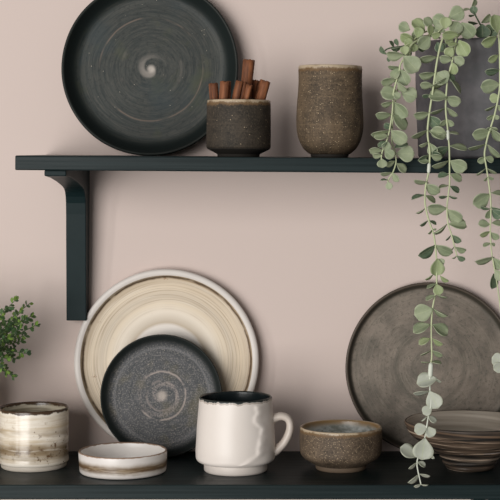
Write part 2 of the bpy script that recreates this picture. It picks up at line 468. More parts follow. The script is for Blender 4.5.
M_WALL, M_SHELF, M_BRK = m_wall(), m_shelf(), m_bracket()
LEAF = [m_leaf('grey_green_leaf', (146, 158, 126), (176, 184, 152)),
        m_leaf('fresh_yellow_green_leaf', (156, 170, 122), (180, 190, 146)),
        m_leaf('deep_green_leaf', (92, 112, 90), (118, 136, 110)),
        m_leaf('pale_dusty_leaf', (186, 189, 175), (206, 208, 195))]
M_STEM = m_flat('pale_green_stem', (184, 190, 152), 0.6, 0.3, 0.06)
M_STEMD = m_flat('dark_green_stem', (70, 84, 62), 0.6, 0.3, 0.08)
M_STEMP = m_flat('whitish_stem', (205, 208, 194), 0.6, 0.3, 0.04)
M_SOIL = m_flat('dark_soil', (52, 44, 38), 0.95, 0.1, 0.25, 300)

# ------------------------------------------------------------------ setting: the wall
bm = bmesh.new(); box(bm, -1.7, 1.7, 0, 0.12, 0.0, 2.6)
tag(link_obj('wall_back', bm, M_WALL, smooth=False), kind='structure')

# ------------------------------------------------------------------ the two wall shelves
SHD = 0.165
def bracket_bm(x0, x1, prof):
    bm = bmesh.new()
    A = [bm.verts.new((x0, -d, z)) for d, z in prof]; B = [bm.verts.new((x1, -d, z)) for d, z in prof]
    bm.faces.new(A); bm.faces.new(B[::-1])
    n = len(prof)
    for i in range(n): bm.faces.new((A[i], B[i], B[(i + 1) % n], A[(i + 1) % n]))
    bmesh.ops.recalc_face_normals(bm, faces=bm.faces)
    es = [e for e in bm.edges if len(e.link_faces) == 2 and e.calc_face_angle() > 0.6]
    bmesh.ops.bevel(bm, geom=es, offset=0.0008, segments=2, affect='EDGES', profile=.5)
    return bm
BRK = [(0.0005, 0), (0.158, 0), (0.158, -0.0052), (0.125, -0.0075), (0.09, -0.0115), (0.065, -0.0150), (0.050, -0.0175), (0.040, -0.0200), (0.034, -0.0232),
       (0.030, -0.0275), (0.0275, -0.034), (0.026, -0.045), (0.0245, -0.07), (0.021, -0.11), (0.018, -0.1505), (0.0005, -0.1505)]
UT = 0.0075                                          # the upper board hangs a little lower on the right
UX0 = (15 - CX) / 1113.5
def up_z(x): return ZH - 0.00485 - (x - UX0) * UT
s = thing('wall_shelf', 'upper dark teal wooden wall shelf carrying the cups and trailing plant', 'shelf', (UX0, 0, up_z(UX0)), (0, UT, 0))
bm = bmesh.new(); box(bm, 0, 0.75, -SHD, -0.0005, -0.0132, 0, 0.0011)
link_obj('shelf_board', bm, M_SHELF, s, smooth=False)
link_obj('bracket', bracket_bm(-0.2397 - UX0, -0.2200 - UX0, BRK), M_BRK, s, (0, 0, -0.0132), smooth=False)
LZ = ZH - 0.301
s = thing('wall_shelf', 'lower dark teal wooden wall shelf carrying plates, mugs and bowls', 'shelf', (-0.45, 0, LZ))
bm = bmesh.new(); box(bm, 0, 0.95, -0.164, -0.0005, -0.0131, 0, 0.0011)
link_obj('shelf_board', bm, M_SHELF, s, smooth=False)
link_obj('bracket', bracket_bm(0.1605 + 0.45, 0.1802 + 0.45, BRK), M_BRK, s, (0, 0, -0.0131), smooth=False)

# ------------------------------------------------------------------ plates
def plate(px, R, depth, lean, shelf_z, maxY, label, well_m, rim_m, rim_in, well_r, thick=0.004, seed=0.0, wob=0.0006, rim_label=None, roll=0.0, soft=0.5):
    """round plate on edge: flat well, wall rising to the rim"""
    wr = R * well_r
    zt = depth
    up = [(0, thick), (wr * 0.5, thick), (wr, thick)]
    # inside wall
    mid = [(wr + (R * rim_in - wr) * t, thick + (zt - thick - 0.0008) * (t ** (1 / soft))) for t in (0.2, 0.4, 0.6, 0.8, 1.0)]
    ins = densify(up, 0.006) + mid
    rim = [mid[-1], (R * rim_in + (R - R * rim_in) * 0.25, zt - 0.0001), (R * rim_in + (R - R * rim_in) * 0.7, zt), (R - 0.0003, zt - 0.0009), (R, zt - 0.002)]
    outw = [(R, zt - 0.002), (R - 0.0008, zt * 0.62), (R * 0.965, zt * 0.34), (R * 0.90, zt * 0.1), (R * 0.82, 0.0), (R * 0.60, 0.0), (R * 0.58, 0.0015), (0, 0.0015)]
    t = thing('plate', label, 'plate', (0, 0, 0), (PI / 2 - lean, 0, 0))
    f = link_obj('plate_face', lathe(ins + [], 144, wob, 18, seed), well_m, t)
    r = link_obj('plate_rim', lathe(rim + outw[1:], 144, wob, 18, seed), rim_m, t)
    if rim_label: r['label'] = rim_label
    rot = Matrix.Rotation(PI / 2 - lean, 3, 'X') @ Matrix.Rotation(roll, 3, 'Z')
    P = [rot @ v.co for o in (f, r) for v in o.data.vertices]
    zmin = min(p.z for p in P); ymax = max(p.y for p in P)
    c = Vector((0, maxY - ymax, shelf_z - zmin))      # world position of the plate's axis origin
    x = (px - CX) * (c.y + D) / F
    low = min(P, key=lambda p: p.z)
    t.location = (x, c.y + low.y, shelf_z)
    off = Matrix.Rotation(PI / 2 - lean, 3, 'X').inverted() @ Vector((0, -low.y, -zmin))
    for o in (f, r): o.location = off; o.rotation_euler = (0, 0, roll)
    return t
R1 = 0.0875
X1 = (151.4 - CX) / 1000
plate(151.6, R1, 0.019, math.radians(4.5), up_z(-0.15), -0.0008,
      'large dark charcoal plate leaning on the wall above the upper shelf', m_upper_plate(R1),
      m_flat('near_black_teal_rim', (30, 34, 31), 0.5, 0.2, 0.12), 0.965, 0.80, seed=3)
R2 = 0.0916
plate(167.2, R2, 0.0118, math.radians(2.6), LZ, -0.0008,
      'large cream plate with brown brushed rings and white rim, leaning on the wall', m_beige_plate(R2),
      m_flat('white_rim_glaze', (212, 204, 197), 0.42, 0.4, 0.02), 0.932, 0.895, thick=0.006, seed=11, rim_label='white glazed rim', wob=0.0005)
R3 = 0.0600
plate(162.3, R3, 0.0115, math.radians(5.5), LZ, -0.0175,
      'small slate grey plate leaning in front of the large cream plate', m_small_plate(R3),
      m_flat('dark_slate_rim', (29, 33, 31), 0.5, 0.2, 0.12), 0.965, 0.80, seed=5)
R4 = 0.0848
plate(430.0, R4, 0.0105, math.radians(3.2), LZ, -0.0008,
      'large brown-grey stoneware plate leaning on the wall at the right', m_grey_plate(R4),
      m_flat('dark_brown_rim', (74, 64, 54), 0.5, 0.4, 0.15), 0.968, 0.915, seed=8, rim_label='dark brown rim')

# ------------------------------------------------------------------ vessels
def spot(px, Y, z): return ((px - CX) * (Y + D) / F, Y, z)
def vessel(t, outer, inner, mo, mi_, foot=None, mf=None, wob=0.0003, seed=0.0, seg=120, shape=None, step=0.0018):
    """outer wall from base up to the rim and down the inside: two glazes on one body"""
    o = densify(outer, step); i = densify(inner, step)
    pts = o + i[1:]; n = len(o) - 1
    b = link_obj('body', lathe(pts, seg, wob, 30, seed, shape, slot=lambda k: 0 if k < n + 1 else 1), [mo, mi_], t)
    if foot: link_obj('foot', lathe(foot, seg), mf or mo, t)
    return b

# cup of cinnamon sticks
YC = -0.098; sc = F / (YC + D) / 1000
H = 0.0532; RC = 32.1 / sc / 1000
m_c1 = m_stone_cup('dark_speckled_stoneware', H, (66, 58, 49), (46, 41, 35), (84, 74, 61), 0.0028, 620, 0.06)
m_dk = m_flat('dark_unglazed_clay', (46, 42, 38), 0.75, 0.3, 0.15)
cx1, _, _ = spot(238.5, YC, 0)
t = thing('cup', 'short dark speckled cup holding cinnamon sticks, beside the charcoal plate', 'cup', (cx1, YC, up_z(cx1)), (0, UT, 0))
vessel(t, rounded([(0, 0.0070), (RC * 0.8, 0.0070), (RC * 0.98, 0.0078), (RC, 0.0092), (RC, 0.016), (RC * 0.995, H - 0.004), (RC * 0.985, H - 0.0008), (RC * 0.965, H)], 0.002),
       rounded([(RC * 0.965, H), (RC * 0.925, H - 0.001), (RC * 0.91, H - 0.006), (RC * 0.90, 0.014), (RC * 0.8, 0.011), (0, 0.0105)], 0.003), m_c1, m_c1,
       rounded([(0, 0.0076), (RC * 0.97, 0.0080), (RC * 0.985, 0.0074), (0.0202, 0.0026), (0.0198, 0.0010), (0.0195, 0.0), (0.0165, 0.0), (0.0155, 0.002), (0, 0.002)], 0.0006), m_dk, seed=2)
CUP_FLOOR = up_z(cx1) + 0.0112

# tall cup
YT = -0.095; sT = F / (YT + D); k = 1 / sT
H2 = 91.0 * k
m_c2 = m_stone_cup('brown_speckled_stoneware', H2, (104, 87, 68), (72, 61, 49), (124, 105, 82), 0.0030, 640, 0.12)
tx, _, _ = spot(329.6, YT, 0)
t = thing('cup', 'tall brown speckled cup standing alone on the upper shelf', 'cup', (tx, YT, up_z(tx)), (0, UT, 0))
rp = [(0, 3), (18, 2.6), (21.5, 4.2), (27, 9), (31, 17), (33.2, 26), (33.7, 36), (33.2, 50), (32.2, 62), (31.7, 74), (31.9, 84), (32.2, 89), (31.8, 91), (31.2, 91.5)]
op = [(r * k, z * k) for r, z in rp]
ip = [(31.2 * k, 91.5 * k), (30.2 * k, 90.8 * k), (29.6 * k, 84 * k), (29.4 * k, 60 * k), (30.6 * k, 34 * k), (27 * k, 15 * k), (19 * k, 7 * k), (0, 6 * k)]
def flute(a, r, z, i):
    if 0.008 < z < 0.05 and i < 60: r += 0.00025 * math.sin(a * 17 + 3 * math.sin(a * 3)) * math.sin((z - 0.008) / 0.042 * PI)
    return r, z
vessel(t, rounded(op, 0.004), rounded(ip, 0.003), m_c2, m_c2,
       rounded([(0, 3.2 * k), (19 * k, 3.4 * k), (18.8 * k, 1 * k), (18 * k, 0), (15 * k, 0), (14.4 * k, 1.6 * k), (0, 1.6 * k)], 0.0005), m_dk, seed=4, shape=flute)

# white mug with handle
YM = -0.098; k = (YM + D) / F
mx, _, _ = spot(235.6, YM, 0)
HM = 0.0697
t = thing('mug', 'off-white mug with black inside, creased side and loop handle', 'mug', (mx, YM, LZ))
m_wm = m_white_mug(HM); m_blk = m_flat('black_inner_glaze', (26, 34, 36), 0.25, 0.5, 0.1)
RB, RT = 39.6 * k, 36.4 * k
outer = rounded([(0, 0.0090), (0.028, 0.0086), (RB * 0.93, 0.0090), (RB * 1.0, 0.0118), (RB * 1.01, 0.020), (RB * 0.985, 0.038), (RT * 1.01, HM - 0.008), (RT, HM - 0.001), (RT * 0.975, HM)], 0.0025)
inner = rounded([(RT * 0.975, HM), (RT * 0.945, HM - 0.001), (RT * 0.93, HM - 0.008), (RB * 0.92, 0.03), (RB * 0.9, 0.016), (RB * 0.8, 0.0125), (0, 0.0125)], 0.003)
FOLD = [(258.5, 401), (260, 408), (256.5, 417), (263.5, 423.5), (260.5, 436), (258.5, 449), (248, 457), (234, 464)]
FW = []
for fx, fy in FOLD:
    u = max(-1, min(1, (fx - 235.6) / 39.0)); FW.append((math.asin(u), (459.8 - 0 - (fy - 10 * math.cos(math.asin(u)) * 0.55)) * k + 0.006))
def crease(a, r, z, i):
    ang = a + PI / 2                                  # 0 faces the viewer, positive to the right
    if ang > PI: ang -= 2 * PI
    if r > 0.030 and 0.011 < z < HM - 0.003 and i < 95 and abs(ang) < 1.45:
        zs = [q[1] for q in FW]
        if z <= zs[0] and z >= zs[-1]:
            for (a0, z0), (a1, z1) in zip(FW, FW[1:]):
                if z1 <= z <= z0:
                    aa = a0 + (a1 - a0) * (z0 - z) / max(1e-6, z0 - z1)
                    d = (ang - aa) * r + 0.0016 * mnoise.noise(Vector((z * 210, 0, 0)))
                    A_ = 0.0011 + 0.0010 * mnoise.noise(Vector((z * 150, 3, 0)))
                    r += A_ * math.exp(-(d / (0.0022 if d < 0 else 0.0075)) ** 2)
                    break
    return r, z
vessel(t, outer, inner, m_wm, m_blk,
       rounded([(0, 0.0088), (31.9 * k, 0.0092), (31.6 * k, 0.0015), (30.6 * k, 0.0), (0.027, 0.0), (0.0262, 0.002), (0, 0.002)], 0.0007), m_flat('off_white_foot_glaze', (222, 212, 203), 0.4, 0.4, 0.02),
       wob=0.0007, seed=9, seg=200, shape=crease, step=0.0011)
bm = bmesh.new()
hp = [Vector(((x - 235.6) * k, 0.0, (466 - y) * k)) for x, y in ((271, 416), (275.5, 413.2), (282, 411.8), (287.6, 414.2), (290, 420), (289, 428.5), (284.5, 437.5), (278, 444.5), (272, 449))]
tube(bm, catmull(hp, 6), lambda u: 0.0035 + 0.0014 * abs(u - 0.45), 14, squash=((0, -1, 0), 1.4))
link_obj('handle', bm, m_flat('shaded_off_white_handle_glaze', (206, 194, 183), 0.38, 0.4, 0.02), t)  # glaze darker than the body, with the handle's shade put into its colour

# cream mug at the left
YL = -0.078; k = (YL + D) / F
lx, _, _ = spot(33.8, YL, 0); HL = 0.0568
m_cm, m_ci = m_cream_mug(HL), m_cream_mug(HL, True)
t = thing('mug', 'cream and brown streaked mug with dark rim at the left end of the lower shelf', 'mug', (lx, YL, LZ))
RL = 34.8 * k
vessel(t, rounded([(0, 0.0042), (RL * 0.9, 0.0040), (RL * 0.975, 0.0046), (RL * 1.0, 0.0062), (RL * 0.995, 0.0095), (RL * 0.985, 0.011), (RL, 0.014), (RL * 0.99, HL - 0.004), (RL * 0.985, HL - 0.001), (RL * 0.965, HL)], 0.0015),
       rounded([(RL * 0.965, HL), (RL * 0.935, HL - 0.001), (RL * 0.92, HL - 0.006), (RL * 0.91, 0.012), (RL * 0.8, 0.008), (0, 0.0075)], 0.003), m_cm, m_ci,
       rounded([(0, 0.0045), (32.6 * k, 0.0046), (32.4 * k, 0.0012), (31.6 * k, 0), (28 * k, 0), (27 * k, 0.0015), (0, 0.0015)], 0.0006), m_flat('cream_foot_glaze', (208, 198, 184), 0.35, 0.45, 0.04), seed=6, wob=0.0004)

# low white dish
YD = -0.104; k = (YD + D) / F
dx_, _, _ = spot(123, YD, 0); HD = 0.0205; RD = 43.9 * k
t = tag(None or thing('dish', None, None, (dx_, YD, LZ)), 'low white dish with a brown streaked band, before the slate plate', 'dish')
vessel(t, rounded([(0, 0.0012), (RD * 0.86, 0.001), (RD * 0.93, 0.0), (RD * 0.975, 0.0012), (RD * 0.985, 0.004), (RD, HD - 0.003), (RD * 0.995, HD - 0.0006), (RD * 0.98, HD)], 0.001),
       rounded([(RD * 0.98, HD), (RD * 0.955, HD - 0.0006), (RD * 0.94, HD - 0.004), (RD * 0.93, 0.006), (RD * 0.87, 0.0038), (0, 0.0034)], 0.002), m_low_dish(HD), m_low_dish(HD, True), seed=12, wob=0.0004)

# brown speckled bowl
YB = -0.089; k = (YB + D) / F
bx_, _, _ = spot(340.8, YB, 0); HB = 0.0402; RB2 = 41.2 * k
m_b1 = m_stone_cup('brown_speckled_bowl_clay', HB, (98, 83, 68), (70, 59, 48), (124, 106, 86), 0.0025, 800, 0.34, ridged=False, rough=0.62)
t = thing('bowl', 'brown speckled bowl with tan rim and pale inside, right of the white mug', 'bowl', (bx_, YB, LZ))
vessel(t, rounded([(0, 0.0042), (0.0235, 0.0040), (RB2 * 0.68, 0.0056), (RB2 * 0.915, 0.0112), (RB2 * 0.985, 0.0150), (RB2 * 1.0, 0.026), (RB2, HB - 0.003), (RB2 * 0.99, HB - 0.0006), (RB2 * 0.97, HB)], 0.003),
       rounded([(RB2 * 0.97, HB), (RB2 * 0.935, HB - 0.001), (RB2 * 0.915, HB - 0.006), (RB2 * 0.90, 0.02), (RB2 * 0.78, 0.0115), (RB2 * 0.5, 0.0078), (0, 0.007)], 0.004), m_b1, m_speckle_bowl_inner(),
       rounded([(0, 0.0044), (25.6 * k, 0.0048), (25.2 * k, 0.0012), (24.4 * k, 0), (21 * k, 0), (20 * k, 0.0015), (0, 0.0015)], 0.0006), m_flat('tan_bare_clay_foot', (106, 90, 74), 0.7, 0.3, 0.1), seed=15, wob=0.0005)

# dark striped bowl
YS = -0.088; k = (YS + D) / F
sx_, _, _ = spot(469.8, YS, 0)
t = thing('bowl', 'wide flared dark brown striped bowl in front of the brown-grey plate', 'bowl', (sx_, YS, LZ))
so = [(0, 0.002), (0.017, 0.0018), (0.0195, 0.0), (0.0215, 0.0006), (0.0240, 0.0035), (0.0260, 0.0075), (0.0280, 0.0115), (0.0315, 0.0155), (0.0385, 0.0205), (0.0465, 0.0252), (0.0535, 0.0298), (0.0580, 0.0350), (0.0608, 0.0410), (0.0617, 0.0440), (0.0612, 0.0452), (0.0602, 0.0455)]
si = [(0.0602, 0.0455), (0.0592, 0.0448), (0.0575, 0.0405), (0.0545, 0.0345), (0.0500, 0.0300), (0.0490, 0.0282), (0.0430, 0.0240), (0.030, 0.0150), (0.018, 0.0085), (0, 0.0065)]
def ridges(a, r, z, i):
    if r > 0.0225 and i < 60:
        r += 0.00055 * math.sin(z * 1250 + 1.2 * math.sin(a) + 0.6 * math.sin(2 * a + 1)) + 0.0005 * mnoise.noise(Vector((math.cos(a) * 2, math.sin(a) * 2, z * 260)))
    return r, z
vessel(t, rounded(so, 0.002), rounded(si, 0.003), m_striped_bowl(), m_striped_bowl(True), seed=18, shape=ridges, step=0.0012, wob=0.0006)

# ------------------------------------------------------------------ cinnamon sticks
M_CIN = m_cinnamon()
def quill(L, R, seed):
    """double-rolled bark along Z"""
    rng = random.Random(seed); bm = bmesh.new()
    n = 22; th = R * 0.28; prof = []
    for side in (1, -1):
        for i in range(n):
            u = i / (n - 1)
            a = u * PI * 2.05
            rad = R * 0.5 * (1 - 0.38 * u)
            prof.append((side, a, rad))
    # heart-shaped scroll: two rolls meeting at the middle
    path = []
    for i in range(n):
        u = 1 - i / (n - 1); a = PI * 2.1 * u; r = R * 0.56 * (1 - 0.45 * u)
        path.append(Vector((-R * 0.46 + r * math.cos(PI / 2 + a), r * math.sin(PI / 2 + a) * 1.25)))
    for i in range(n):
        u = i / (n - 1); a = PI * 2.1 * u; r = R * 0.56 * (1 - 0.45 * u)
        path.append(Vector((R * 0.46 + r * math.cos(PI / 2 - a), r * math.sin(PI / 2 - a) * 1.25)))
    tw = rng.uniform(-0.25, 0.25); rings = []
    nz = 12
    for j in range(nz + 1):
        z = L * j / nz; ring = []
        ca, sa = math.cos(tw * j / nz), math.sin(tw * j / nz)
        sc_ = 1 + 0.05 * mnoise.noise(Vector((seed * 3.1, j * 0.5, 0)))
        left, right = [], []
        for i, p in enumerate(path):
            t_ = (path[min(i + 1, len(path) - 1)] - path[max(i - 1, 0)]).normalized()
            nn = Vector((-t_.y, t_.x)); h = th * 0.5
            jag = (0.0012 * mnoise.noise(Vector((i * 0.5, seed, j)))) if j in (0, nz) else 0
            for lst, sg in ((left, 1), (right, -1)):
                q = (p + nn * h * sg) * sc_
                lst.append(bm.verts.new((q.x * ca - q.y * sa, q.x * sa + q.y * ca, z + jag)))
        rings.append(left + right[::-1])
    m = len(rings[0])
    for A, B in zip(rings, rings[1:]):
        for i in range(m): bm.faces.new((A[i], A[(i + 1) % m], B[(i + 1) % m], B[i]))
    h = m // 2
    for ring in (rings[0], rings[-1]):
        for i in range(h - 1): bm.faces.new((ring[i], ring[i + 1], ring[m - 2 - i], ring[m - 1 - i]))
    bmesh.ops.recalc_face_normals(bm, faces=bm.faces)
    return bm
# top x,y in the photo, x where it leaves the cup, depth offset in the cup, radius, label
STICKS = [(213.0, 83.5, 214.2, -0.002, 0.0046, 'short cinnamon stick at the far left edge of the cup'),
          (226.0, 81.5, 225.2, -0.013, 0.0058, 'thick upright cinnamon stick, second from the left in the cup'),
          (242.0, 81.5, 238.0, -0.0155, 0.0053, 'cinnamon stick leaning right at the front middle of the cup'),
          (249.6, 60.0, 245.6, 0.007, 0.0068, 'tallest cinnamon stick, rising well above the others'),
          (250.0, 85.0, 246.5, -0.0185, 0.0036, 'thinnest cinnamon stick, in front of the tallest one'),
          (256.0, 80.5, 253.5, 0.0175, 0.0055, 'shaded cinnamon stick at the back of the cup behind its neighbours'),
          (265.8, 81.0, 260.2, -0.004, 0.0060, 'thick cinnamon stick leaning over the right edge of the cup')]
for i, (xt, yt, xr, yo, r, lab) in enumerate(STICKS):
    Y = YC + yo; T = at(xt, yt, Y - 0.001); Rm = at(xr, 100.0, Y)
    d = (Rm - T).normalized()
    zb = CUP_FLOOR + 0.003
    Bp = T + d * ((T.z - zb) / -d.z)
    Lq = (T - Bp).length
    o = link_obj('cinnamon_stick', quill(Lq, r, i + 1), M_CIN)
    o.location = Bp
    o.rotation_euler = ((T - Bp).to_track_quat('Z', 'Y') @ Matrix.Rotation(0.5 * math.sin(i * 2.3), 3, 'Z').to_quaternion()).to_euler()
    tag(o, lab, 'cinnamon stick', 'cinnamon sticks in the dark cup')

# ------------------------------------------------------------------ leaves
def leaf(bm, B, tip, wid, mi, turn=0.0, cup=0.16, bend=0.1, shape=0.62, nu=8, nv=6):
    """obovate leaf from B to tip; turn = roll about its length; cupped across, bent along"""
    ax = tip - B; L = ax.length; ax = ax / L
    ref = Vector((0, -1, 0))
    nrm = ref - ax * ref.dot(ax)
    if nrm.length < 1e-3: nrm = Vector((0, 0, 1)) - ax * ax.z
    nrm.normalize()
    nrm = Matrix.Rotation(turn, 3, ax) @ nrm
    side = ax.cross(nrm)
    rows = []
    for i in range(nu + 1):
        t = i / nu
        tt = 0.06 + 0.94 * t
        hw = 0.5 * wid * (math.sin(PI * min(1, tt ** shape * 1.0)) ** 0.62 if t < 1 else 0.0)
        hw = 0.5 * wid * (math.sin(PI / 2 * t / 0.58) ** 1.05 if t < 0.58 else max(0.0, 1 - ((t - 0.58) / 0.42) ** 2) ** 0.5) if 0 < t < 1 else (0.03 * wid if t == 0 else 0.02 * wid)
        row = []
        for j in range(nv + 1):
            v = (j / nv - 0.5) * 2
            c = B + ax * (L * t) + side * (hw * v) + nrm * (cup * wid * (v * v) * (hw / (0.5 * wid + 1e-9)) * 0.7 - bend * L * t * t + bend * L * t * 0.6)
            row.append(bm.verts.new(c))
        rows.append(row)
    uv = bm.loops.layers.uv.active
    for i, (A, C) in enumerate(zip(rows, rows[1:])):
        for j in range(nv):
            f = bm.faces.new((A[j], A[j + 1], C[j + 1], C[j])); f.material_index = mi
            if uv:
                for lp, (a, b) in zip(f.loops, ((i, j), (i, j + 1), (i + 1, j + 1), (i + 1, j))): lp[uv].uv = (a / nu, b / nv)
LN = [0]
def px_leaf(bm, l, Y, ratio=0.82):
    """leaf from its base, tip and seen width in the photo: narrow-looking leaves are round leaves turned edge-on"""
    bx, by, tx_, ty_, w = l[:5]; mi = l[5] if len(l) > 5 else 0; fwd = l[6] if len(l) > 6 else 0.0
    LN[0] += 1; h = LN[0]
    rnd = random.Random(h * 31 + 5)
    s = (Y + D) / F
    Yb = Y + fwd * 0.001
    L = math.hypot(tx_ - bx, ty_ - by) * s; wm = w * s
    dy = 0.0
    if wm > L * 1.0:
        Lr = wm * 1.02; dy = -math.sqrt(max(0, Lr * Lr - L * L)) * 0.8
    L *= 1.1; wm *= 1.12; wr = max(wm, ratio * L)
    turn = math.acos(max(0.22, min(1, wm / wr)))
    # edge-on leaves of a hanging stem show their upper face when they droop
    sg = 1 if (tx_ - bx) > 0 else -1
    if rnd.random() < 0.22: sg = -sg
    leaf(bm, at(bx, by, Yb), at(tx_, ty_, Yb + dy + rnd.uniform(-0.0015, 0.0005)), wr, mi, turn * sg, rnd.uniform(0.08, 0.26), rnd.uniform(-0.04, 0.16))

# ------------------------------------------------------------------ trailing eucalyptus
PX, PY, PR = 498.0, -0.084, 0.0785
pc = at(PX, 150, PY)
pz = up_z(pc.x)
ptop = at(PX, 37.2, PY - PR).z
t = thing('potted_plant', 'eucalyptus trailing over the shelf edge from a dark grey pot', 'plant', (pc.x, PY, pz), (0, 0, 0))
ph = ptop - pz
base = Vector((pc.x, PY, pz))
link_obj('pot', lathe(densify(rounded([(0, 0), (PR * 0.93, 0), (PR * 0.96, 0.002), (PR * 0.985, ph * 0.4), (PR, ph - 0.002), (PR * 0.99, ph), (PR * 0.955, ph), (PR * 0.945, ph - 0.002), (PR * 0.93, 0.012), (0, 0.008)], 0.0015), 0.01), 96, 0.0004, 20, 1), m_pot(), t)
sl = densify([(0, ph - 0.010), (PR * 0.5, ph - 0.011), (PR * 0.935, ph - 0.013)], 0.006)
link_obj('soil', lathe(sl, 48, 0.0012, 120, 4), M_SOIL, t)
YV = -0.1865                                         # hanging stems, just clear of the shelf's front edge
def vine(path, leaves, joints=(), stem_m=M_STEM, r0=0.00095, r1=0.0006, root=True, pale_from=None, Y=YV, rootx=None):
    """path in photo px with optional depth; hangs from the pot"""
    P = [at(p[0], p[1], p[2] if len(p) > 2 else Y) for p in path]
    if root:
        rx = rootx if rootx is not None else max(path[0][0] + 18, 446)
        P = [at(rx, 42, PY - PR * 0.52), at(rx - 3, 31, PY - PR * 0.75)] + P
    C_ = catmull(P, 6)
    bm = bmesh.new(); tube(bm, [p - base for p in C_], lambda u: r0 + (r1 - r0) * u, 8)
    if pale_from:
        for f in bm.faces:
            if f.calc_center_median().z + base.z < at(0, pale_from, Y).z: f.material_index = 1
    v = link_obj('trailing_stem', bm, [stem_m, M_STEMP], t)
    bm = bmesh.new()
    bm.loops.layers.uv.new('leaf')
    for l in leaves:
        yy = l[7] if len(l) > 7 else Y
        px_leaf(bm, l, yy)
    bmesh.ops.translate(bm, vec=-base, verts=bm.verts)
    fo = link_obj('foliage', bm, LEAF, v)
    md = fo.modifiers.new('thickness', 'SOLIDIFY'); md.thickness = 0.0004; md.offset = 0
    for (x0, y0, x1, y1, r) in joints:
        bm = bmesh.new(); A, B_ = at(x0, y0, Y) - base, at(x1, y1, Y) - base
        tube(bm, [A, A.lerp(B_, 0.15), A.lerp(B_, 0.5), A.lerp(B_, 0.85), B_], lambda u: r * (1 - 0.35 * abs(2 * u - 1) ** 3), 10)
        j = link_obj('stem_joint', bm, M_STEMP, v); j['label'] = 'whitish sleeve joining two lengths of stem'
    return v

A_PATH = [(413, 42, -0.176), (405.6, 54, -0.182), (399, 64), (397.5, 72), (393.7, 85), (391.6, 95), (391, 109), (389, 124), (386, 138), (380.6, 152), (379.6, 161)]
A_LEAF = [(402.8, 54.6, 385.3, 54, 8, 0), (402, 56, 417, 71.5, 17, 0), (404, 55, 403, 46, 9, 1), (398, 67, 386.7, 67, 3, 0), (398, 68, 391, 79, 8, 0, 1),
          (398.5, 69, 406, 85.5, 13, 0), (394.5, 80, 379.7, 82, 7, 0), (395.5, 82, 406, 91, 5, 0, -2), (398, 95, 379.5, 92, 13.5, 0, 1), (399.5, 92, 416, 97, 14.5, 0, 2),
          (392, 93, 399, 98, 7, 0, -1), (391.6, 102, 380, 104, 4.5, 0), (392, 102, 406.5, 117, 12, 0, 1), (390, 114.5, 374.5, 115.3, 7, 0), (391, 115, 405.5, 129, 11, 0, 1),
          (388, 130.5, 370, 135.4, 6, 0), (387, 136, 373, 137, 7, 0, -1), (389.5, 130.5, 406, 142, 12.5, 0), (386, 141, 377, 147, 5, 2), (386, 141, 384.5, 150.5, 9, 0),
          (381, 150, 368, 150, 6.5, 0), (383, 150, 392.5, 157.5, 9.5, 0), (381, 155, 371.5, 155, 5, 0), (380, 158.5, 381.5, 167.8, 9.5, 0)]
vine([(p[0] + 1.6, *p[1:]) for p in A_PATH], [(l[0] + 1.6, l[1], l[2] + 1.0, *l[3:]) for l in A_LEAF])
A2_PATH = [(414, 44, -0.17), (409, 58, -0.176), (400, 80, -0.1775), (394, 110, -0.1775), (391.6, 139, -0.178), (395, 152, -0.178), (396, 162, -0.178), (393, 172, -0.178), (388.4, 179.5, -0.178), (387.5, 184, -0.178)]
A2_LEAF = [(394.5, 148, 408, 143, 7, 2), (396.5, 153.5, 414.5, 154, 15, 0), (395, 161, 385, 165, 5, 0), (396.5, 163.5, 406, 172, 7.5, 0), (392, 172.5, 380, 174, 3.5, 0),
           (393, 173, 398.5, 181.8, 5.5, 0), (388, 180, 380.5, 180.3, 1.5, 2), (388, 181.5, 390, 189.5, 6.5, 0), (399, 82, 392, 76, 6, 2), (395, 108, 402, 110, 7, 2), (392, 128, 384, 124, 6, 2)]
vine(A2_PATH, A2_LEAF, Y=-0.179, r0=0.0008)
B_PATH = [(446, 36, -0.174), (441.5, 42, -0.183), (437, 61.6), (433, 89.6), (428.8, 117.6), (427.6, 134), (429.8, 152), (428.6, 172), (425.8, 186), (425, 203), (428.6, 219.6), (433.4, 233.6), (435.6, 248),
          (436.5, 262), (436.7, 278), (436.2, 290), (432.6, 308), (431.4, 325), (431.5, 342), (431.8, 357), (430.6, 364), (430, 376), (430, 391), (431, 404), (428.6, 415), (427, 425), (424.5, 439), (418.5, 456), (417, 464), (418.4, 473), (421, 484.5)]
